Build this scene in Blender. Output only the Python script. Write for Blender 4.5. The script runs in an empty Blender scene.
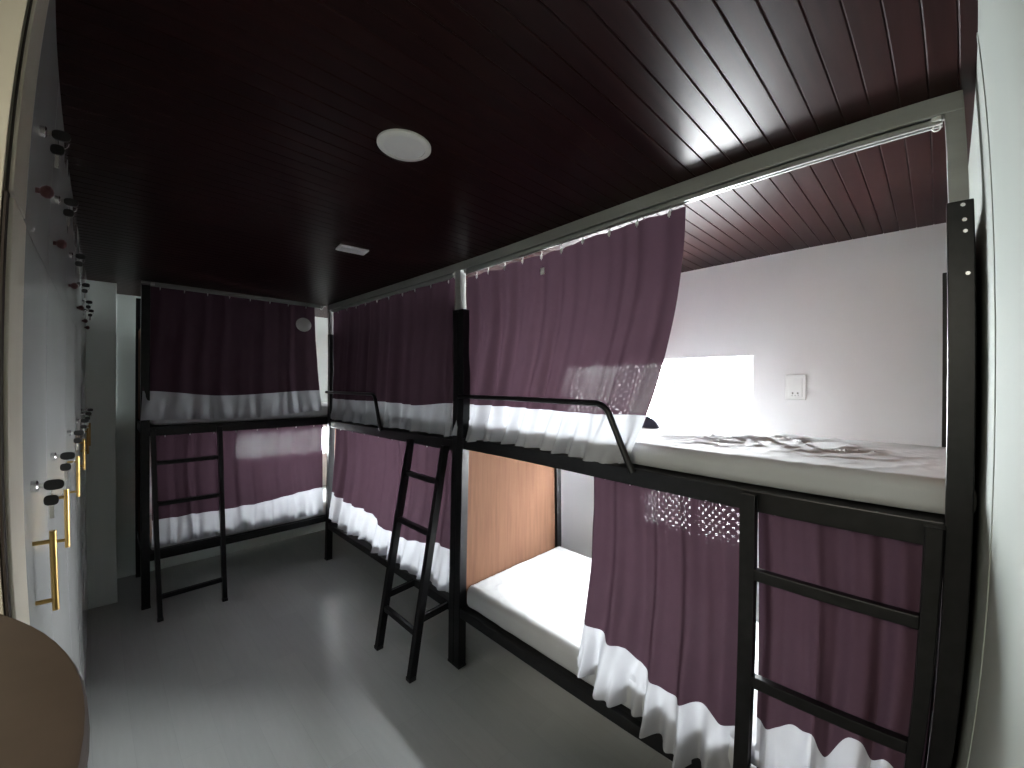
import bpy, bmesh, math, random
from mathutils import Vector, Matrix, noise
C = bpy.context.scene.collection
PI = math.pi
SC = bpy.context.scene

# ---------------------------------------------------------------- materials
def mat(name, col, rough=.5, metal=0, coat=0, spec=.5):
    m = bpy.data.materials.new(name); m.use_nodes = True
    b = m.node_tree.nodes['Principled BSDF']
    b.inputs['Base Color'].default_value = (*col, 1); b.inputs['Roughness'].default_value = rough
    b.inputs['Metallic'].default_value = metal; b.inputs['Specular IOR Level'].default_value = spec
    if coat: b.inputs['Coat Weight'].default_value = coat; b.inputs['Coat Roughness'].default_value = .12
    return m

def N(m, t, **k):
    n = m.node_tree.nodes.new(t)
    for a, v in k.items(): setattr(n, a, v)
    return n

def lnk(m, a, b): m.node_tree.links.new(a, b)

def vary(m, c1, c2, scale=(1, 1, 1), nscale=4, detail=4, bump=0, rough=None, lo=.35, hi=.65):
    """mix two near colours by noise in object space, optional bump"""
    b = m.node_tree.nodes['Principled BSDF']
    tc = N(m, 'ShaderNodeTexCoord'); mp = N(m, 'ShaderNodeMapping'); mp.inputs['Scale'].default_value = scale
    nz = N(m, 'ShaderNodeTexNoise'); nz.inputs['Scale'].default_value = nscale; nz.inputs['Detail'].default_value = detail
    cr = N(m, 'ShaderNodeValToRGB'); cr.color_ramp.elements[0].position = lo; cr.color_ramp.elements[1].position = hi
    cr.color_ramp.elements[0].color = (*c1, 1); cr.color_ramp.elements[1].color = (*c2, 1)
    lnk(m, tc.outputs['Object'], mp.inputs[0]); lnk(m, mp.outputs[0], nz.inputs['Vector'])
    lnk(m, nz.outputs['Fac'], cr.inputs[0]); lnk(m, cr.outputs[0], b.inputs['Base Color'])
    if bump:
        bp = N(m, 'ShaderNodeBump'); bp.inputs['Strength'].default_value = bump; bp.inputs['Distance'].default_value = .01
        lnk(m, nz.outputs['Fac'], bp.inputs['Height']); lnk(m, bp.outputs[0], b.inputs['Normal'])
    if rough:
        mr = N(m, 'ShaderNodeMapRange'); mr.inputs['To Min'].default_value = rough[0]; mr.inputs['To Max'].default_value = rough[1]
        lnk(m, nz.outputs['Fac'], mr.inputs['Value']); lnk(m, mr.outputs[0], b.inputs['Roughness'])
    return m

M = {}
M['metal'] = vary(mat('black_powder_coated_steel', (.012, .012, .014), .38, spec=.3), (.004, .004, .005), (.008, .008, .009), nscale=30, rough=(.3, .42))
M['wall'] = vary(mat('white_painted_wall', (.6, .62, .6), .7), (.72, .72, .73), (.76, .76, .77), nscale=2, bump=.03)
M['mint'] = vary(mat('pale_mint_wall', (.5, .6, .52), .6), (.82, .88, .84), (.86, .92, .88), nscale=2)
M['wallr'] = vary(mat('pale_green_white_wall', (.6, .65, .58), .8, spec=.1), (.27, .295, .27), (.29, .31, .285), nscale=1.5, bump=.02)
M['cream'] = vary(mat('cream_painted_wood', (.62, .56, .44), .5), (.50, .46, .38), (.55, .51, .42), (1, 1, .15), nscale=12)
M['ceil'] = vary(mat('dark_red_lacquered_wood', (.03, .01, .01), .3, spec=.075), (.013, .0040, .0040), (.019, .0058, .0054), (14, .8, 1), nscale=4, rough=(.31, .37))
M['beam'] = vary(mat('pale_grey_painted_wood', (.4, .4, .38), .5), (.30, .305, .29), (.34, .345, .33), (.3, 3, 3), nscale=8)
M['track'] = mat('grey_enamelled_track', (.36, .37, .36), .4)
M['plastic'] = mat('white_plastic', (.78, .79, .78), .35)
M['dark'] = mat('dark_gap_shade', (.02, .012, .008), .8)  # colour stands in for shade in the door gap
M['hole'] = mat('black_plastic', (.012, .012, .012), .45)
M['chrome'] = mat('bright_steel', (.7, .7, .7), .25, 1)
M['brass'] = mat('brushed_brass', (.42, .28, .10), .34, 1)
M['locker'] = vary(mat('glossy_white_laminate', (.55, .57, .57), .18), (.42, .425, .415), (.46, .465, .455), nscale=1.2, rough=(.14, .22))
M['sheet'] = vary(mat('white_cotton_sheet', (.8, .82, .84), .85), (.40, .41, .415), (.43, .44, .445), nscale=3, bump=.1)
M['wood'] = vary(mat('reddish_brown_panel', (.3, .14, .07), .85, spec=.08), (.115, .058, .036), (.145, .075, .047), (9, 9, .6), nscale=5)
M['table'] = vary(mat('brown_table_laminate', (.13, .08, .06), .5), (.040, .028, .020), (.047, .033, .024), nscale=30)
M['tag'] = mat('dark_red_plastic', (.09, .03, .03), .5)
M['pouch'] = mat('dark_grey_cloth', (.05, .05, .07), .8)
M['lamp'] = mat('opal_lamp_diffuser', (.75, .76, .77), .45)

def floor_mat():
    m = mat('grey_vinyl_plank_floor', (.13, .13, .12), .4)
    b = m.node_tree.nodes['Principled BSDF']
    tc = N(m, 'ShaderNodeTexCoord'); mp = N(m, 'ShaderNodeMapping'); mp.inputs['Rotation'].default_value = (0, 0, 0)
    br = N(m, 'ShaderNodeTexBrick'); br.inputs['Scale'].default_value = 1.0
    br.inputs['Brick Width'].default_value = .92; br.inputs['Row Height'].default_value = .152; br.inputs['Mortar Size'].default_value = .0012
    br.inputs['Color1'].default_value = (.60, .62, .60, 1); br.inputs['Color2'].default_value = (.64, .66, .635, 1)
    br.inputs['Mortar'].default_value = (.56, .58, .56, 1)
    nz = N(m, 'ShaderNodeTexNoise'); nz.inputs['Scale'].default_value = 6; nz.inputs['Detail'].default_value = 6
    mp2 = N(m, 'ShaderNodeMapping'); mp2.inputs['Scale'].default_value = (1, 9, 1)
    mx = N(m, 'ShaderNodeMix', data_type='RGBA', blend_type='MULTIPLY'); mx.inputs['Factor'].default_value = .3
    cr = N(m, 'ShaderNodeValToRGB'); cr.color_ramp.elements[0].position = .35; cr.color_ramp.elements[0].color = (.75, .75, .75, 1)
    lnk(m, tc.outputs['Object'], mp.inputs[0]); lnk(m, mp.outputs[0], br.inputs['Vector'])
    lnk(m, tc.outputs['Object'], mp2.inputs[0]); lnk(m, mp2.outputs[0], nz.inputs['Vector'])
    lnk(m, nz.outputs['Fac'], cr.inputs[0]); lnk(m, br.outputs['Color'], mx.inputs[6]); lnk(m, cr.outputs[0], mx.inputs[7])
    lnk(m, mx.outputs[2], b.inputs['Base Color'])
    return m
M['floor'] = floor_mat()

def cloth_mat(name, col, trans, dots):
    """thin cloth: diffuse + translucent, with an open weave of small holes that shows where light stands behind"""
    m = bpy.data.materials.new(name); m.use_nodes = True
    nt = m.node_tree; nt.nodes.clear()
    out = N(m, 'ShaderNodeOutputMaterial'); d = N(m, 'ShaderNodeBsdfDiffuse'); t = N(m, 'ShaderNodeBsdfTranslucent')
    mx = N(m, 'ShaderNodeMixShader'); mx.inputs[0].default_value = trans
    tc = N(m, 'ShaderNodeTexCoord'); nz = N(m, 'ShaderNodeTexNoise'); nz.inputs['Scale'].default_value = 14; nz.inputs['Detail'].default_value = 3
    cr = N(m, 'ShaderNodeValToRGB'); cr.color_ramp.elements[0].position = .3; cr.color_ramp.elements[1].position = .7
    cr.color_ramp.elements[0].color = (*[c * .97 for c in col], 1); cr.color_ramp.elements[1].color = (*[min(1, c * 1.03) for c in col], 1)
    lnk(m, tc.outputs['Object'], nz.inputs['Vector']); lnk(m, nz.outputs['Fac'], cr.inputs[0])
    lnk(m, cr.outputs[0], d.inputs[0]); lnk(m, cr.outputs[0], t.inputs[0])
    lnk(m, d.outputs[0], mx.inputs[1]); lnk(m, t.outputs[0], mx.inputs[2])
    if dots:
        tr = N(m, 'ShaderNodeBsdfTransparent'); uv = N(m, 'ShaderNodeUVMap')
        sp = N(m, 'ShaderNodeSeparateXYZ'); lnk(m, uv.outputs[0], sp.inputs[0])
        def sinn(sock, k):
            a = N(m, 'ShaderNodeMath', operation='MULTIPLY'); a.inputs[1].default_value = k
            s = N(m, 'ShaderNodeMath', operation='SINE'); lnk(m, sock, a.inputs[0]); lnk(m, a.outputs[0], s.inputs[0]); return s.outputs[0]
        p = N(m, 'ShaderNodeMath', operation='MULTIPLY')
        k = PI / .0145
        lnk(m, sinn(sp.outputs[0], k), p.inputs[0]); lnk(m, sinn(sp.outputs[1], k), p.inputs[1])
        r = N(m, 'ShaderNodeMapRange'); r.inputs['From Min'].default_value = .45; r.inputs['From Max'].default_value = .6
        r.inputs['To Min'].default_value = 0; r.inputs['To Max'].default_value = dots
        lnk(m, p.outputs[0], r.inputs['Value'])
        m2 = N(m, 'ShaderNodeMixShader'); lnk(m, r.outputs[0], m2.inputs[0]); lnk(m, mx.outputs[0], m2.inputs[1]); lnk(m, tr.outputs[0], m2.inputs[2])
        lnk(m, m2.outputs[0], out.inputs[0])
    else:
        lnk(m, mx.outputs[0], out.inputs[0])
    return m
M['purple'] = cloth_mat('purple_curtain_cloth', (.066, .037, .051), .15, .008)
M['hem'] = cloth_mat('white_hem_cloth', (.44, .45, .475), .25, 0)

def glass_mat():
    m = bpy.data.materials.new('window_glass'); m.use_nodes = True; nt = m.node_tree; nt.nodes.clear()
    o = N(m, 'ShaderNodeOutputMaterial'); t = N(m, 'ShaderNodeBsdfTransparent'); g = N(m, 'ShaderNodeBsdfGlossy'); g.inputs['Roughness'].default_value = .02
    x = N(m, 'ShaderNodeMixShader'); x.inputs[0].default_value = .06
    lnk(m, t.outputs[0], x.inputs[1]); lnk(m, g.outputs[0], x.inputs[2]); lnk(m, x.outputs[0], o.inputs[0]); return m
M['glass'] = glass_mat()

# ---------------------------------------------------------------- mesh helpers
class MB:
    def __init__(s): s.bm = bmesh.new(); s.uv = None
    def box(s, a, b, bev=0):
        a, b = [min(p, q) for p, q in zip(a, b)], [max(p, q) for p, q in zip(a, b)]
        r = bmesh.ops.create_cube(s.bm, size=1)
        vs = r['verts']
        for v in vs: v.co = Vector([a[i] + (v.co[i] + .5) * (b[i] - a[i]) for i in range(3)])
        if bev:
            es = list({e for v in vs for e in v.link_edges})
            bmesh.ops.bevel(s.bm, geom=es, offset=bev, segments=2, profile=.6, affect='EDGES')
        return s
    def bar(s, p, q, w, d, up=(0, 0, 1), bev=.003):
        """rectangular tube from p to q, w across, d along 'up'"""
        p, q = Vector(p), Vector(q); z = (q - p); L = z.length; z.normalize()
        x = z.cross(Vector(up));
        if x.length < 1e-4: x = z.cross(Vector((0, 1, 0)))
        x.normalize(); y = x.cross(z)
        r = bmesh.ops.create_cube(s.bm, size=1); vs = r['verts']
        for v in vs:
            c = v.co.copy(); v.co = p + z * ((c.z + .5) * L) + x * (c.x * w) + y * (c.y * d)
        if bev:
            es = list({e for v in vs for e in v.link_edges})
            bmesh.ops.bevel(s.bm, geom=es, offset=bev, segments=2, profile=.6, affect='EDGES')
        return s
    def tube(s, pts, r, n=12, cap=True):
        pts = [Vector(p) for p in pts]; rings = []
        prev = None
        for i, p in enumerate(pts):
            t = (pts[min(i + 1, len(pts) - 1)] - pts[max(i - 1, 0)]).normalized()
            if prev is None:
                u = t.orthogonal().normalized()
            else:
                u = (prev - t * prev.dot(t)).normalized()
            prev = u; w = t.cross(u); rr = r[i] if isinstance(r, (list, tuple)) else r
            rings.append([s.bm.verts.new(p + (u * math.cos(2 * PI * k / n) + w * math.sin(2 * PI * k / n)) * rr) for k in range(n)])
        for a, b in zip(rings, rings[1:]):
            for k in range(n):
                f = s.bm.faces.new((a[k], a[(k + 1) % n], b[(k + 1) % n], b[k])); f.smooth = True
        if cap:
            s.bm.faces.new(rings[0][::-1]); s.bm.faces.new(rings[-1])
        return s
    def lathe(s, prof, c=(0, 0, 0), n=48, axis='z'):
        """prof: (r, z) list closed on the axis"""
        rings = []; c = Vector(c)
        def P(r, z, a):
            v = (r * math.cos(a), r * math.sin(a), z)
            if axis == 'y': v = (v[0], v[2], v[1])
            if axis == 'x': v = (v[2], v[0], v[1])
            return c + Vector(v)
        for r, z in prof:
            rings.append([s.bm.verts.new(P(max(r, 1e-5), z, 2 * PI * k / n)) for k in range(n)])
        for a, b in zip(rings, rings[1:]):
            for k in range(n):
                f = s.bm.faces.new((a[k], a[(k + 1) % n], b[(k + 1) % n], b[k])); f.smooth = True
        return s
    def grid(s, fn, nu, nv, uvfn=None):
        if uvfn and s.uv is None: s.uv = s.bm.loops.layers.uv.new('UVMap')
        V = [[s.bm.verts.new(fn(i / nu, j / nv)) for i in range(nu + 1)] for j in range(nv + 1)]
        for j in range(nv):
            for i in range(nu):
                f = s.bm.faces.new((V[j][i], V[j][i + 1], V[j + 1][i + 1], V[j + 1][i])); f.smooth = True
                if uvfn:
                    for l, (a, b) in zip(f.loops, ((i, j), (i + 1, j), (i + 1, j + 1), (i, j + 1))): l[s.uv].uv = uvfn(a / nu, b / nv)
        return s
    def build(s, name, m, parent=None, loc=None):
        bmesh.ops.remove_doubles(s.bm, verts=s.bm.verts, dist=1e-6)
        for e in s.bm.edges:
            if len(e.link_faces) == 2 and e.link_faces[0].normal.length and e.calc_face_angle(0) > .7: e.smooth = False
        bmesh.ops.recalc_face_normals(s.bm, faces=s.bm.faces)
        me = bpy.data.meshes.new(name)
        if loc is not None:
            for v in s.bm.verts: v.co -= Vector(loc)
        s.bm.to_mesh(me); s.bm.free(); me.materials.append(m)
        o = bpy.data.objects.new(name, me); C.objects.link(o)
        if loc is not None: o.location = loc
        if parent: o.parent = parent
        return o

def thing(name, label, cat, loc=(0, 0, 0), rz=0, group=None):
    o = bpy.data.objects.new(name, None); C.objects.link(o); o.location = loc; o.rotation_euler = (0, 0, rz)
    o.empty_display_size = .1
    return tag(o, label, cat, group)

def tag(o, label, cat, group=None):
    o['label'] = label; o['category'] = cat
    if group: o['group'] = group
    return o

def struct(o, label=None):
    o['kind'] = 'structure'
    if label: o['label'] = label
    return o

def copy_tree(o, parent=None):
    c = o.copy(); C.objects.link(c); c.parent = parent
    for ch in [k for k in bpy.data.objects if k.parent == o]: copy_tree(ch, c)
    return c

# ---------------------------------------------------------------- the room
XR, XF, YB, YL, H = .016, -4.746, 1.157, -1.535, 2.329
YP = -3.0          # far end of the passage behind the door opening
XJ = -.912         # passage side / door leaf plane
def wall_holes(axis, pos, thick, a0, a1, z0, z1, holes):
    """wall slab in plane axis=pos with rectangular openings (a0,a1,z0,z1)"""
    b = MB(); A = sorted({a0, a1, *[h[0] for h in holes], *[h[1] for h in holes]}); Z = sorted({z0, z1, *[h[2] for h in holes], *[h[3] for h in holes]})
    for i in range(len(A) - 1):
        for j in range(len(Z) - 1):
            ca, cz = (A[i] + A[i + 1]) / 2, (Z[j] + Z[j + 1]) / 2
            if any(h[0] < ca < h[1] and h[2] < cz < h[3] for h in holes): continue
            if axis == 'y': b.box((A[i], pos, Z[j]), (A[i + 1], pos + thick, Z[j + 1]))
            else: b.box((pos, A[i], Z[j]), (pos + thick, A[i + 1], Z[j + 1]))
    return b
b = MB(); b.box((XF - .2, YP - .2, -.12), (XR + .2, YB + .3, 0)); struct(b.build('floor', M['floor']))

# ceiling: boards that run across the room with a V groove at every joint
b = MB(); pitch = .0575; n = int((XR + .1 - XF + .2) / pitch) + 1; g = .003; dg = .0028
prof = []
x = XF - .1
for i in range(n):
    prof += [(x, H + dg), (x + g, H), (x + pitch - g, H)]; x += pitch
prof.append((x, H + dg))
for (xa, za), (xb, zb) in zip(prof, prof[1:]):
    vs = [b.bm.verts.new(p) for p in ((xa, YP - .1, za), (xb, YP - .1, zb), (xb, YB + .1, zb), (xa, YB + .1, za))]
    b.bm.faces.new(vs)
b.box((XF - .1, YP - .1, H + .02), (XR + .1, YB + .1, H + .12))
struct(b.build('ceiling', M['ceil']))

W1 = (-2.15, -.782, 1.367, 1.785)       # upper bunk window
W2 = (-1.46, -.76, .66, 1.17)            # lower bunk window
W3 = (-3.6, -2.4, .66, 1.17)
W5 = (-4.72, -4.45, 1.38, 2.02)
W4 = (-.55, .30, .84, 1.13)             # in the end wall
struct(wall_holes('y', YB, .16, XF - .16, XR + .16, 0, H + .02, [W1, W2, W3, W5]).build('wall_back', M['wall']))
struct(wall_holes('x', XF - .16, .16, YL - .6, YB, 0, H + .02, [W4]).build('wall_far', M['mint']))
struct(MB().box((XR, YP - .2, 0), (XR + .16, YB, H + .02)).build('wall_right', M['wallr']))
# the passage behind the camera
struct(MB().box((XF - .16, -2.07, 0), (-1.09, -2.2, H + .02)).build('wall_left', M['mint']))
struct(MB().box((-1.09, -2.2, 0), (-.975, -1.56, H + .02)).box((-1.09, -2.2, 0), (-.93, YP - .1, H + .02)).build('wall_passage', M['cream']))
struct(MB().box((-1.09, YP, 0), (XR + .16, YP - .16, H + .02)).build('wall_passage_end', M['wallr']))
# column at the end of the lockers
struct(MB().box((XF, -2.07, 0), (-4.238, -1.374, H), .004).build('wall_pier', M['mint']))
# right wall bead
struct(MB().box((XR - .002, -.205, 0), (XR + .01, -.222, H), .001).build('trim_1', M['wallr']))

def window(nm, W, axis, pos, mull):
    """frame with sash bars, pane set back in the opening"""
    a0, a1, z0, z1 = W; f = .022; b = MB(); gl = MB()
    def bx(m, p0, p1, d0, d1, q0, q1):
        if axis == 'y': m.box((p0, pos + d0, q0), (p1, pos + d1, q1), .002)
        else: m.box((pos - d0, p0, q0), (pos - d1, p1, q1), .002)
    bx(b, a0, a1, .03, .09, z0, z0 + f); bx(b, a0, a1, .03, .09, z1 - f, z1)
    bx(b, a0, a0 + f, .03, .09, z0 + f, z1 - f); bx(b, a1 - f, a1, .03, .09, z0 + f, z1 - f)
    for mx_ in mull: bx(b, mx_ - .02, mx_ + .02, .025, .085, z0 + f, z1 - f)
    o = struct(b.build(nm, M['plastic']))
    bx(gl, a0 + f * .5, a1 - f * .5, .058, .062, z0 + f * .5, z1 - f * .5)
    gl.build('pane', M['glass'], o)
    return o
window('window_1', W1, 'y', YB, [-1.215])
window('window_2', W2, 'y', YB, [-1.11])
window('window_3', W3, 'y', YB, [-2.87])
window('window_5', W5, 'y', YB, [])
window('window_4', W4, 'x', XF, [])

# door frame at the left edge, and the door leaf folded back into the passage
struct(MB().box((-1.074, -1.56, 0), (-.934, -1.532, 1.868), .003).build('trim_2', M['cream']))
struct(MB().box((-1.060, -1.56, 1.872), (-.922, -1.532, H), .003).build('trim_3', M['cream']))
struct(MB().box((-.975, -2.2, 0), (-.950, -1.57, 2.16)).box((-.936, -1.540, 0), (XJ + .001, -1.537, 1.868)).box((-.936, -1.540, 1.868), (-.9185, -1.537, 2.155)).build('gap_shade_strip', M['dark']))  # dark strips paint in the shade of the gap between frame and leaf
d = MB().box((-.945, -2.40, .01), (XJ, -1.542, 2.15), .001).build('door_1', M['cream']); struct(d)
MB().box((-.976, -2.4, 2.16), (XJ, -1.542, H)).build('head_panel', M['cream'], d)

# ---------------------------------------------------------------- bunk beds
PW, ZP = .05, 2.06
def bunk(label, loc, rz, L, D, z_up=(1.228, 1.292), z_lo=(.285, .335), panels='LR', guard=None, tops=ZP):
    t = thing('bunk_bed', label, 'bunk bed', loc, rz, 'bunk beds')
    for (x0, y0) in ((0, 0), (L - PW, 0), (0, D - PW), (L - PW, D - PW)):
        b = MB(); b.box((x0, y0, .012), (x0 + PW, y0 + PW, tops), .003)
        p = b.build('post', M['metal'], t)
        MB().box((x0 - .002, y0 - .002, 0), (x0 + PW + .002, y0 + PW + .002, .014), .003).build('foot', M['hole'], p)
    for k, (za, zb) in enumerate((z_up, z_lo)):
        nm = 'upper_frame' if k == 0 else 'lower_frame'
        b = MB(); y0 = .004
        b.box((PW, y0, za), (L - PW, y0 + .03, zb), .003); b.box((PW, D - .034, za), (L - PW, D - .004, zb), .003)
        b.box((.01, PW, za), (.04, D - PW, zb), .003); b.box((L - .04, PW, za), (L - .01, D - PW, zb), .003)
        # cross slats and the base board
        m = int((L - .2) / .16)
        for i in range(m):
            xx = .12 + i * (L - .24) / (m - 1)
            b.box((xx - .02, .034, za + .004), (xx + .02, D - .034, za + .024))
        b.build(nm, M['metal'], t)
        MB().box((PW, .036, zb - .022), (L - PW, D - .036, zb - .004)).build('base_board', M['hole'], t)
    for x0 in (.016, L - .032):
        for za, zb in ((z_lo[1] + .0, z_up[0] - .002), (z_up[1] + .02, ZP - .03)):
            if x0 > .1 and zb > 1.5 and panels == 'L': continue
            MB().box((x0, PW + .001, za), (x0 + .016, D - PW - .001, zb), .002).build('end_panel', M['wood'], t)
    if guard:
        a0, a1, a2, zt = guard; y = -.020
        b = MB(); r = .05; pts = [(a0, y, zt)]
        import math as _m
        # bend into the sloping leg
        dx, dz = a2 - a1, (z_up[1]) - zt; Lg = _m.hypot(dx, dz); ex, ez = dx / Lg, dz / Lg
        for k in range(9):
            u = k / 8; p0 = Vector((a1 - r, y, zt)); p1 = Vector((a1, y, zt)); p2 = Vector((a1 + ex * r, y, zt + ez * r))
            pts.append(tuple(p0 * (1 - u) ** 2 + p1 * 2 * u * (1 - u) + p2 * u * u))
        pts.append((a2, y, z_up[1] - .01))
        b.tube(pts, .0125, 14); b.build('guard_rail', M['metal'], t)
    return t

bedA = bunk('black steel bunk bed against the right wall, its upper mattress bare', (-2.0, 0, 0), 0, 2.0, .93, guard=(.03, 1.03, 1.145, 1.54))
for (px_, pz_) in ((1.984, 2.048), (1.986, 2.012), (1.987, 1.985), (1.990, 1.885)):
    MB().lathe([(0, -.003), (.0045, -.003), (.0045, 0), (0, 0)], (px_ - .004, 0, pz_), 12, 'y').build('bolt', M['chrome'], bedA)
bedB = bunk('black steel bunk bed in the middle, both levels curtained, ladder leaning out', (-3.97, 0, 0), 0, 1.967, .93, guard=(.03, .955, 1.06, 1.53), z_up=(1.206, 1.270))
bedC = bunk('black steel bunk bed across the far end of the room', (-3.978, -1.25, 0), PI / 2, 1.95, .735, z_up=(1.228, 1.292), z_lo=(.335, .385), panels='L', tops=2.30)

# ---------------------------------------------------------------- white frame over the bunks + curtain tracks
t = thing('curtain_support', 'pale grey wooden frame under the ceiling above the long row of bunks', 'curtain support')
MB().box((-3.97, 0, H - .048), (-.008, .045, H - .001), .003).build('beam', M['beam'], t)
for x0, x1 in ((-.046, -.008), (-2.026, -1.976), (-3.968, -3.93)):
    MB().box((x0, .002, ZP - .02 if x0 < -.1 else ZP - .05), (x1, .044, H - .046), .002).build('post_extension', M['beam'], t)
t = thing('curtain_support', 'thin pale grey wooden batten above the far bunk curtain', 'curtain support')
MB().box((-4.015, -1.25, H - .014), (-3.985, -.005, H - .001), .002).build('beam', M['beam'], t)

def track(label, p, q):
    """aluminium curtain track: two lips and a slot, end stop with eye"""
    p, q = Vector(p), Vector(q); d = (q - p).normalized(); s = Vector((-d.y, d.x, 0))
    o = thing('curtain_track', label, 'curtain track', p, 0, 'white curtain tracks')
    b = MB()
    for off, w, z0, z1 in ((-.011, .004, -.016, 0), (.011, .004, -.016, 0), (0, .026, -.0035, 0), (-.009, .007, -.017, -.014), (.009, .007, -.017, -.014)):
        b.bar(s * off + Vector((0, 0, (z0 + z1) / 2)), (q - p) + s * off + Vector((0, 0, (z0 + z1) / 2)), w, abs(z1 - z0), bev=0)
    b.build('rail', M['track'], o)
    for e in (Vector((0, 0, 0)) + d * .012, (q - p) - d * .012):
        b = MB(); b.bar(e - d * .01, e + d * .01, .03, .02, bev=.002)
        b.tube([e + Vector((0, 0, -.012)) + Vector((0, 0, 0)) + d * (.008 * math.cos(a)) + Vector((0, 0, -.008 + .008 * math.sin(a))) for a in [i * 2 * PI / 10 for i in range(11)]], .0018, 6)
        b.build('end_stop', M['plastic'], o)
    return o
ZT = H - .05
track('white curtain track of the nearest bunk, mostly bare', (-1.95, .022, ZT), (-.05, .022, ZT))
track('white curtain track of the middle bunk', (-3.91, .022, ZT), (-2.04, .022, ZT))
track('white curtain track of the far bunk', (-4.0, -1.20, ZT + .034), (-4.0, -.03, ZT + .034))

# ---------------------------------------------------------------- curtains
def interp(tab, s):
    if callable(tab): return tab(s)
    if not isinstance(tab, (list, tuple)): return tab
    for (a, va), (b_, vb) in zip(tab, tab[1:]):
        if s <= b_:
            k = (s - a) / (b_ - a); k = k * k * (3 - 2 * k); return va + (vb - va) * k
    return tab[-1][1]

def curtain(label, side, at, ab, ztop, zc, zbot, out, amp, nf, seed, hooks=6, bow=1.6, flare=0, group='purple bunk curtains', lean=0):
    """side 'x': hangs along x at y=-out; side 'y': along y at x=XC+out.
    at/ab: (start,end) along the rail at top / bottom, out: (top, bottom)."""
    rnd = random.Random(seed); ph = [rnd.uniform(0, 6.28) for _ in range(8)]
    def F(s, h):
        w = s + .012 * math.sin(5 * h + ph[5])
        a = math.sin(2 * PI * nf * w + ph[0] + 1.1 * math.sin(2 * PI * 1.3 * w + ph[1]))
        c = math.sin(2 * PI * nf * 2.13 * w + ph[2] + .8 * math.sin(4 * PI * w + ph[3]))
        e = math.sin(2 * PI * nf * .47 * w + ph[4])
        cr = 1 - 2.2 * max(0, math.cos(PI * nf * .8 * w + ph[7] + .9 * math.sin(2 * PI * .9 * w + ph[3]))) ** 10
        return .50 * a + .20 * c * (1 - .5 * h) + .30 * e + .42 * (cr - .6)
    def P(s, z, hem=0):
        zb = interp(zbot, s); zt = interp(ztop, s); h = max(0, (zt - z) / (zt - zb))
        fo = F(s, h)
        hh = h ** bow
        a = (at[0] + (at[1] - at[0]) * s) * (1 - hh) + (ab[0] + (ab[1] - ab[0]) * s) * hh
        w = abs(at[1] - at[0])
        a += .006 * math.cos(2 * PI * nf * s + ph[0]) * h + lean * math.sin(PI * h) * s
        o = out[0] + (out[1] - out[0]) * h ** 2 + amp * (.35 + .65 * h) * fo
        o += .006 * noise.noise(Vector((s * 9, h * 5, seed)))
        if hem:
            o += flare * hem + .55 * amp * hem * math.sin(2 * PI * nf * 1.9 * s + ph[6]) + .012 * hem * noise.noise(Vector((s * 16, z * 14, seed + 3)))
        lim = -.040 if side == 'x' else -.036
        if z < (.47 if interp(ztop, .5) < 1.4 else 1.40): o = max(o, lim + .004 * math.sin(90 * s))
        if side == 'x': return Vector((a, -o, z))
        return Vector((-3.978 + o, a, z))
    wid = abs(at[1] - at[0]) * 1.25
    nu = int(max(60, nf * 22)); b = MB()
    b.grid(lambda s, v: P(s, interp(ztop, s) + (interp(zc, s) - interp(ztop, s)) * v), nu, 44,
           lambda s, v: (s * wid, interp(ztop, s) + (interp(zc, s) - interp(ztop, s)) * v))
    o = b.build('curtain', M['purple'], None, loc=P(.5, interp(ztop, .5)))
    loc = Vector(o.location)
    tag(o, label, 'curtain', group)
    b = MB(); b.grid(lambda s, v: P(s, interp(zc, s) + (interp(zbot, s) - interp(zc, s)) * v, v), nu, 16)
    hm = b.build('hem', M['hem'], o, None); hm.data.transform(Matrix.Translation(-loc)); hm['label'] = 'white bottom band'
    for i in range(hooks):
        s = (i + .5) / hooks; p = P(s, interp(ztop, s)) - loc
        q = MB(); q.tube([p + Vector((0, 0, .020)), p + Vector((.004, 0, .013)), p + Vector((0, 0, .004)), p + Vector((0, 0, -.02))], .0022, 6)
        q.box(tuple(p + Vector((-.006, -.003, -.014))), tuple(p + Vector((.006, .003, .002))), .001)
        q.build('hook', M['plastic'], o)
    return o

# nearest bunk, upper: drawn back to the left, hem pushed out over the rail
curtain('purple curtain of the nearest bunk, drawn to the left half, upper level', 'x', (-1.965, -.70), (-2.02, -.885),
        [(0, 2.248), (.08, 2.255), (.2, 2.246), (.35, 2.258), (.5, 2.248), (.7, 2.260), (1, 2.262)], [(0, 1.49), (.3, 1.492), (.8, 1.49), (1, 1.50)],
        [(0, 1.305), (.1, 1.28), (.3, 1.30), (.6, 1.30), (.9, 1.29), (1, 1.31)], (-.055, -.016), .042, 7, 11, hooks=10, bow=2.2, flare=.006)
# nearest bunk, lower: two bunched panels
curtain('purple curtain hanging open in the middle of the nearest lower bunk', 'x', (-1.085, -.50), (-1.14, -.47),
        1.232, [(0, .60), (.32, .585), (.38, .54), (.6, .50), (.75, .53), (1, .475)], [(0, .42), (.33, .37), (.6, .33), (1, .30)], (-.065, -.002), .050, 5, 23, hooks=5, bow=1.2, flare=.01)
curtain('purple curtain behind the nearest ladder, at the foot of the lower bunk', 'x', (-.47, -.055), (-.46, -.06),
        1.235, [(0, .56), (.25, .60), (.45, .56), (.6, .63), (1, .60)], [(0, .34), (.5, .33), (1, .33)], (-.065, -.012), .046, 3.5, 37, hooks=4, bow=1.2, flare=.01)
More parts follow.
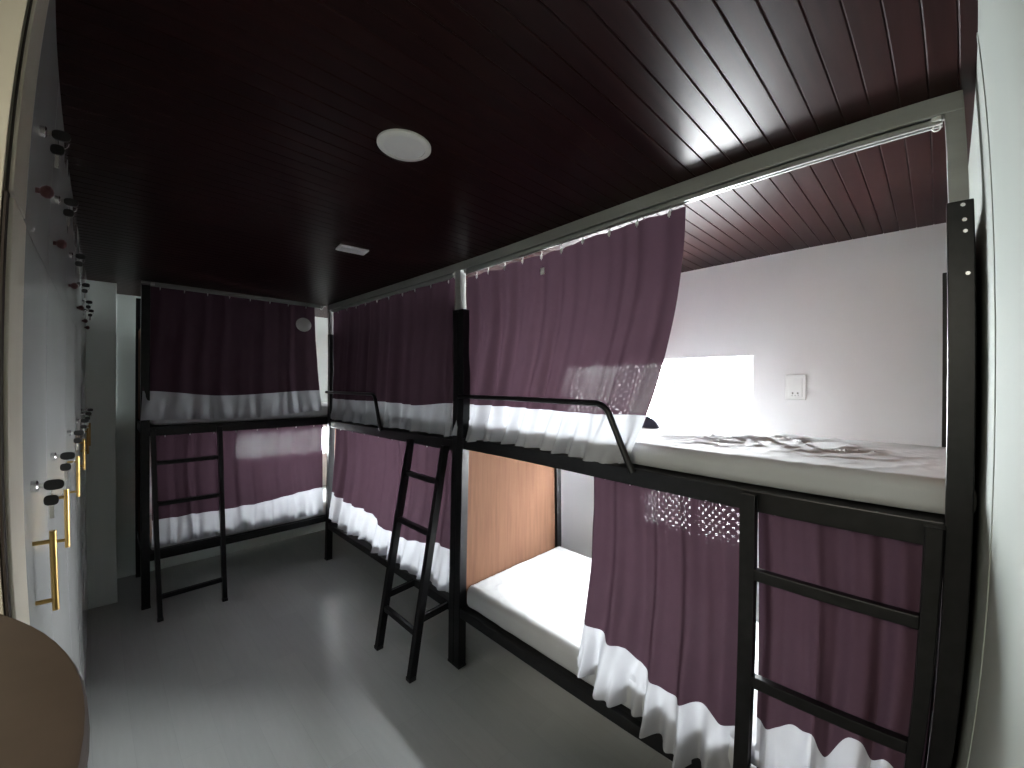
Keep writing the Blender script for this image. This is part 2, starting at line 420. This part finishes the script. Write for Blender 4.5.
# middle bunk
curtain('purple curtain of the middle bunk, fully drawn, upper level', 'x', (-3.915, -2.055), (-3.91, -2.055),
        2.262, [(0, 1.47), (.25, 1.47), (.5, 1.475), (.75, 1.465), (1, 1.495)], [(0, 1.285), (1, 1.295)], (-.032, -.006), .027, 10, 41, hooks=10, flare=.006)
curtain('purple curtain of the middle bunk, fully drawn, lower level', 'x', (-3.89, -2.06), (-3.88, -2.06),
        1.205, [(0, .62), (.15, .59), (.4, .60), (.6, .53), (1, .62)], [(0, .42), (.15, .38), (.17, .37), (.45, .41), (.47, .36), (.7, .38), (1, .385)], (-.05, .006), .022, 9, 53, hooks=8, flare=.012)
# far bunk
curtain('dark purple curtain of the far bunk, fully drawn, upper level', 'y', (-1.215, -.10), (-1.245, -.045),
        2.298, [(0, 1.55), (.4, 1.51), (1, 1.545)], [(0, 1.345), (.5, 1.325), (1, 1.36)], (-.022, .008), .011, 8, 61, hooks=8, flare=.01)
curtain('purple curtain of the far bunk, fully drawn, lower level', 'y', (-1.185, -.022), (-1.185, -.02),
        1.232, [(0, .62), (.5, .61), (1, .65)], [(0, .44), (.5, .42), (1, .43)], (-.045, -.004), .018, 9, 71, hooks=8, flare=.01)

# small round white disc pinned on the far upper curtain
t = thing('round_badge', 'small round pale disc on the far upper curtain', 'badge', (-3.955, -.205, 2.125), 0)
MB().lathe([(0, .0), (.060, .0), (.060, .006), (.054, .010), (.02, .012), (0, .012)], (0, 0, 0), 40, 'x').build('face', M['plastic'], t)
MB().lathe([(0, -.006), (.012, -.006), (.012, .001), (0, .001)], (0, 0, 0), 16, 'x').build('pin', M['chrome'], t)
# small price-like white clip on the nearest upper curtain
q = MB().box((-1.335, -.012, 2.135), (-1.315, -.004, 2.165), .003).build('curtain_clip', M['plastic'], None, loc=(-1.325, -.008, 2.15))
tag(q, 'small white clip near the top of the nearest upper curtain', 'clip')

# ---------------------------------------------------------------- mattresses
def mattress(label, x0, x1, y0, y1, z0, z1, seed, wr=.006, over=.0, wspots=(), dome=.0):
    """soft box with rounded edges, sheet wrinkles"""
    cx, cy = (x0 + x1) / 2, (y0 + y1) / 2; hx, hy, hz = (x1 - x0) / 2, (y1 - y0) / 2, (z1 - z0) / 2
    bm = bmesh.new(); r = bmesh.ops.create_cube(bm, size=2)
    nx, ny, nz = 90, 46, 8
    # slab grid by hand: six faces
    bm.free(); b = MB(); rad = .035
    def soft(p):
        # p in box coords -> rounded
        q = [max(-h + rad, min(h - rad, c)) for c, h in zip(p, (hx, hy, hz))]
        d = Vector([c - k for c, k in zip(p, q)])
        if d.length > 1e-9: d = d.normalized() * rad
        v = Vector(q) + d
        w = Vector((v.x + cx, v.y + cy, v.z))
        n1 = noise.noise(Vector((w.x * 3.1, w.y * 2.3, seed))) * .6
        rg = 1 - abs(noise.noise(Vector((w.x * 9 + 1.5 * n1, w.y * 17 + 5 * n1, seed * 1.7))) ) * 2
        rg = max(0, rg) ** 4
        if v.z > 0:
            k = wr
            for (sx, sy, sr, sa) in wspots:
                k += sa * math.exp(-((w.x - sx) ** 2 + (w.y - sy) ** 2) / sr ** 2)
            v.z += k * rg + .004 * n1 + dome * (1 - (v.y / hy) ** 2)
        # side gathers
        e = abs(v.z) / hz
        if abs(v.y) > hy - rad * 1.5: v.y += math.copysign(1, v.y) * (.004 * math.sin(w.x * 31 + seed) * noise.noise(Vector((w.x * 4, v.z * 9, seed))) + .005 * (1 - e * e))
        if abs(v.x) > hx - rad * 1.5: v.x += math.copysign(1, v.x) * .003 * (1 - e * e)
        return v + Vector((0, 0, 0))
    L = lambda a, h: -h + 2 * h * a
    b.grid(lambda u, v: soft((L(u, hx), L(v, hy), hz)), nx * 2, ny * 2)
    b.grid(lambda u, v: soft((L(u, hx), L(v, hy), -hz)), nx // 3, ny // 3)
    for sg in (-1, 1):
        b.grid(lambda u, v: soft((L(u, hx), sg * hy, L(v, hz))), nx * 2, nz * 2)
        b.grid(lambda u, v: soft((sg * hx, L(u, hy), L(v, hz))), ny * 2, nz * 2)
    bmesh.ops.remove_doubles(b.bm, verts=b.bm.verts, dist=.0006)
    o = b.build('mattress', M['sheet'], None)
    o.location = (cx, cy, (z0 + z1) / 2)
    return tag(o, label, 'mattress', 'white sheeted mattresses')
mattress('bare white mattress on the upper level of the nearest bunk', -1.945, .006, .052, .905, 1.29, 1.385, 3.3, .002,
         wspots=((-.55, .60, .22, .014), (-.30, .45, .15, .010), (-.75, .35, .16, .008)))
mattress('white mattress on the lower level of the nearest bunk', -1.945, -.055, .04, .89, .331, .452, 5.1, .003,
         wspots=((-1.7, .4, .3, .002),))
mattress('white mattress on the upper level of the middle bunk, behind curtain and guard rail', -3.91, -2.06, .055, .89, 1.27, 1.385, 7.7, .004)
mattress('white mattress on the lower level of the middle bunk, under the curtain hem', -3.91, -2.06, .045, .89, .331, .45, 9.2, .004)
def mattress_y(label, z0, z1, seed):
    return mattress(label, -4.705, -4.02, -1.19, .64, z0, z1, seed, .004)
mattress_y('white mattress on the upper level of the far bunk', 1.292, 1.40, 12.1)
mattress_y('white mattress on the lower level of the far bunk', .381, .50, 14.4)

# dark pouch lying by the window
t = None
b = MB()
def pou(u, v):
    a = 2 * PI * u; hgt = v
    r = .045 * math.sin(PI * min(1, .08 + .92 * (1 - v)) * .5) * (1 + .12 * math.sin(3 * a + 1))
    return Vector((r * 1.25 * math.cos(a), r * .8 * math.sin(a), .060 * v))
b.grid(pou, 28, 10)
o = b.build('pouch', M['pouch']); o.location = (-1.12, .62, 1.388)
tag(o, 'small dark grey cloth pouch on the upper mattress by the window', 'pouch')

# ---------------------------------------------------------------- ladders
def ladder(label, r0, r1, rungs, w=.03, dp=.03, braces=(), hooks=(), ru=(0, 0, 1), rung_h=.03):
    """r0, r1: (foot, top) of each side rail; rungs: fractions up the rail"""
    t = thing('ladder', label, 'ladder', tuple((Vector(r0[0]) + Vector(r1[0])) / 2), 0, 'black bunk ladders')
    base = Vector(t.location)
    for (p, q) in (r0, r1):
        p, q = Vector(p) - base, Vector(q) - base
        e = (Vector(r1[0]) - Vector(r0[0])).normalized()
        s = MB().bar(p, q, w, dp, up=e).build('side_rail', M['metal'], t)
        MB().box(tuple(p + Vector((-w * .62, -w * .62, 0))), tuple(p + Vector((w * .62, w * .62, .022))), .004).build('foot', M['hole'], s)
    for k in rungs:
        p = Vector(r0[0]).lerp(Vector(r0[1]), k) - base; q = Vector(r1[0]).lerp(Vector(r1[1]), k) - base
        e = (q - p).normalized() * (w * .5)
        MB().bar(p + e, q - e, .026, rung_h).build('rung', M['metal'], t)
    for (p, q) in braces:
        MB().bar(Vector(p) - base, Vector(q) - base, .022, .03).build('brace', M['metal'], t)
    for (p, q) in hooks:
        MB().bar(Vector(p) - base, Vector(q) - base, .026, .006).build('hook', M['metal'], t)
    return t
ladder('black ladder upright at the foot of the nearest bunk', ((-.484, -.040, 0), (-.470, -.018, 1.285)), ((-.088, -.040, 0), (-.068, -.018, 1.285)), (.20, .345, .565, .815), w=.034, dp=.034, rung_h=.034)
ladder('black ladder leaning out from the middle bunk', ((-2.44, -.235, 0), (-2.485, -.02, 1.235)), ((-2.065, -.235, 0), (-2.095, -.02, 1.235)), (.185, .60, .83), w=.034, dp=.034,
       braces=(((-2.446, -.187, .30), (-2.446, .003, .31)), ((-2.072, -.187, .30), (-2.072, .003, .31))))
ladder('black ladder leaning out from the far bunk', ((-3.725, -1.165, 0), (-3.958, -1.185, 1.27)), ((-3.745, -.79, 0), (-3.958, -.795, 1.27)), (.12, .355, .60, .82), w=.028, dp=.028, rung_h=.022)

# ---------------------------------------------------------------- ceiling fittings, outlet
t = thing('downlight', 'round white ceiling downlight, switched off', 'light', (-1.182, -.80, H))
MB().lathe([(.06, -.0005), (.078, -.0005), (.078, -.006), (.073, -.010), (.060, -.010), (.060, -.0005)], (0, 0, 0), 56).build('bezel', M['plastic'], t)
MB().lathe([(0, -.009), (.03, -.009), (.060, -.008), (.0605, -.002), (0, -.002)], (0, 0, 0), 56).build('diffuser', M['lamp'], t)
t = thing('ceiling_plate', 'small rectangular white plate on the ceiling', 'plate', (-2.228, -.512, H), math.radians(-8))
MB().box((-.05, -.072, -.010), (.05, .072, -.0005), .004).build('cover', M['plastic'], t)
MB().box((-.036, -.056, -.012), (.036, .056, -.0095), .002).build('face', M['lamp'], t)

t = thing('wall_outlet', 'white double wall socket plate beside the window above the upper mattress', 'socket', (-.585, YB, 1.61))
MB().box((-.045, -.010, -.066), (.045, -.0003, .066), .004).build('face_plate', M['plastic'], t)
MB().box((-.030, -.0125, -.052), (.030, -.009, .050), .002).build('switch_module', M['plastic'], t)
for dx in (-.011, .011):
    MB().box((dx - .003, -.0135, -.036), (dx + .003, -.0120, -.028)).build('socket_slot', M['hole'], t)
for dx in (-.013, .0, .013):
    MB().box((dx - .0015, -.0132, -.046), (dx + .0015, -.0121, -.042)).build('socket_slot', M['hole'], t)

# ---------------------------------------------------------------- lockers on the left
def make_locker(upper, w, nm='locker'):
    t = thing(nm, '', 'locker')
    z0, z1 = (1.870, H - .004) if upper else (.0, 1.869)
    MB().box((-w + .001, -.50, z0), (-.001, -.02, z1)).build('body', M['locker'], t)
    dr = MB().box((-w + .002, -.02, z0 - .0005 if upper else .06), (-.002, 0, z1), .0002).build('door', M['locker'], t)
    if not upper:
        MB().box((-w + .001, -.03, .0), (-.001, -.021, .058)).build('plinth', M['locker'], t)
    hx = -.11; zl = 2.075 if upper else 1.43
    # cam lock
    MB().lathe([(0, .010), (.0085, .010), (.0105, .008), (.0105, .0), (0, .0)], (hx, 0, zl), 20, 'y').build('lock', M['chrome'], dr)
    def bow(m, cy_, cz_, ry, rz_):      # rounded flat key bow in the y-z plane
        n = 20
        for sx in (-1, 1):
            pass
        ring = [[], []]
        for k in range(n):
            a_ = 2 * PI * k / n; c_, s_ = math.cos(a_), math.sin(a_)
            yy = math.copysign(abs(c_) ** .7, c_) * ry; zz = math.copysign(abs(s_) ** .7, s_) * rz_
            for q_, sx in enumerate((-.0028, .0028)): ring[q_].append(m.bm.verts.new((hx + sx, cy_ + yy, cz_ + zz)))
        for k in range(n): m.bm.faces.new((ring[0][k], ring[0][(k + 1) % n], ring[1][(k + 1) % n], ring[1][k]))
        m.bm.faces.new(ring[0]); m.bm.faces.new(ring[1][::-1])
    MB().box((hx - .0012, .008, zl - .004), (hx + .0012, .019, zl + .004)).build('key_blade', M['chrome'], dr)
    kb = MB(); kb.box((hx - .0012, .0235, zl - .062), (hx + .0012, .0305, zl - .036), .0005); kb.build('key_blade', M['chrome'], dr)
    kb = MB(); kb.tube([(hx, .035 + .008 * math.cos(a), zl - .012 + .011 * math.sin(a)) for a in [i * 2 * PI / 14 for i in range(15)]], .0008, 6); kb.build('key_ring', M['chrome'], dr)
    kh = MB(); bow(kh, .031, zl, .014, .0095); kh.build('key_head', M['hole'], dr)
    kh = MB(); bow(kh, .027, zl - .028, .0105, .0095); kh.build('key_head', M['hole'], dr)
    if upper:
        MB().lathe([(0, .026), (.006, .025), (.011, .021), (.012, .015), (.009, .009), (.005, .006), (.005, 0), (0, 0)], (hx, 0, 1.965), 24, 'y').build('knob', M['tag'], dr)
    else:
        b = MB(); b.tube([(hx, .028, 1.197), (hx, .028, 1.345)], .0054, 16); b.tube([(hx, .0, 1.216), (hx, .028, 1.216)], .004, 10); b.tube([(hx, .0, 1.326), (hx, .028, 1.326)], .004, 10)
        b.build('handle', M['brass'], dr)
    return t
edges = [-1.09, -1.50, -2.15, -2.79, -3.39, -3.81, -4.236]
ordn = ['nearest the door frame', 'second from the door frame', 'third from the door frame', 'fourth from the door frame', 'fifth from the door frame', 'farthest, against the end pier']
for up in (False, True):
    for i, o_ in enumerate(ordn):
        w = edges[i] - edges[i + 1]
        t = make_locker(up, w)
        t.location = (edges[i], YL, 0)
        t['label'] = ('white upper locker with key, ' if up else 'tall white lower locker with gold bar handle, ') + o_
        t['group'] = 'upper lockers along the left wall' if up else 'tall lockers along the left wall'

# ---------------------------------------------------------------- round table in the doorway
t = thing('round_table', 'high round brown table at the lower left edge, in the doorway', 'table', (-.499, -1.872, 0))
MB().lathe([(0, 1.358), (.412, 1.358), (.422, 1.361), (.425, 1.366), (.425, 1.375), (.423, 1.379), (.418, 1.38), (0, 1.38)], (0, 0, 0), 96).build('table_top', M['table'], t)
MB().lathe([(0, .03), (.032, .03), (.032, 1.30), (.12, 1.345), (.12, 1.358), (0, 1.358)], (0, 0, 0), 32).build('pedestal', M['metal'], t)
MB().lathe([(0, 0), (.24, 0), (.24, .012), (.05, .035), (0, .035)], (0, 0, 0), 48).build('base', M['metal'], t)

# ---------------------------------------------------------------- light
w = bpy.data.worlds.new('daylight'); SC.world = w; w.use_nodes = True
w.node_tree.nodes['Background'].inputs[0].default_value = (.93, .97, 1.0, 1)
w.node_tree.nodes['Background'].inputs[1].default_value = 34.0
def area(name, loc, rot, sx, sy, power, col, portal=False):
    l = bpy.data.lights.new(name, 'AREA'); l.shape = 'RECTANGLE'; l.size = sx; l.size_y = sy; l.energy = power; l.color = col
    if portal: l.cycles.is_portal = True
    o = bpy.data.objects.new(name, l); C.objects.link(o); o.location = loc; o.rotation_euler = rot; return o
for i, W in enumerate((W1, W2, W3, W5)):
    area('window_portal', ((W[0] + W[1]) / 2, YB + .15, (W[2] + W[3]) / 2), (-PI / 2, 0, 0), W[1] - W[0], W[3] - W[2], 1, (1, 1, 1), True)
area('window_portal', (XF - .15, (W4[0] + W4[1]) / 2, (W4[2] + W4[3]) / 2), (0, -PI / 2, 0), W4[3] - W4[2], W4[1] - W4[0], 1, (1, 1, 1), True)
area('passage_fill', (-.42, -2.65, 2.26), (0, 0, 0), .35, .35, 15, (1, .93, .80))  # added fill light, out of view, with no lamp fitting behind it

# ---------------------------------------------------------------- camera: wide lens with its own barrel curve
cd = bpy.data.cameras.new('camera'); cam = bpy.data.objects.new('camera', cd); C.objects.link(cam); SC.camera = cam
cd.type = 'PANO'; cd.sensor_width = 36; cd.sensor_height = 27; cd.sensor_fit = 'HORIZONTAL'
tgt = cd if hasattr(cd, 'panorama_type') else cd.cycles
tgt.panorama_type = 'FISHEYE_LENS_POLYNOMIAL'
tgt.fisheye_fov = PI
k = [0.07516835836198807, -0.0014691128779421732, -1.3670156874081904e-05, 9.811222909589853e-07]
tgt.fisheye_polynomial_k0 = 0
tgt.fisheye_polynomial_k1, tgt.fisheye_polynomial_k2, tgt.fisheye_polynomial_k3, tgt.fisheye_polynomial_k4 = [-v for v in k]
cd.clip_start = .01
yaw, pitch, roll = 2.3658723318748054, -0.001978005296494033, 0.006235000796423023
f = Vector((math.cos(yaw) * math.cos(pitch), math.sin(yaw) * math.cos(pitch), math.sin(pitch)))
r = Vector((math.sin(yaw), -math.cos(yaw), 0)); u = r.cross(f)
c_, s_ = math.cos(roll), math.sin(roll)
R_, U_ = r * c_ + u * s_, -r * s_ + u * c_
cam.matrix_world = Matrix(((R_.x, U_.x, -f.x, -.0730), (R_.y, U_.y, -f.y, -1.43256), (R_.z, U_.z, -f.z, 1.62132), (0, 0, 0, 1)))

SC.view_settings.view_transform = 'Standard'; SC.view_settings.look = 'None'
SC.view_settings.gamma = 1; SC.view_settings.use_curve_mapping = False; SC.view_settings.exposure = 1.88
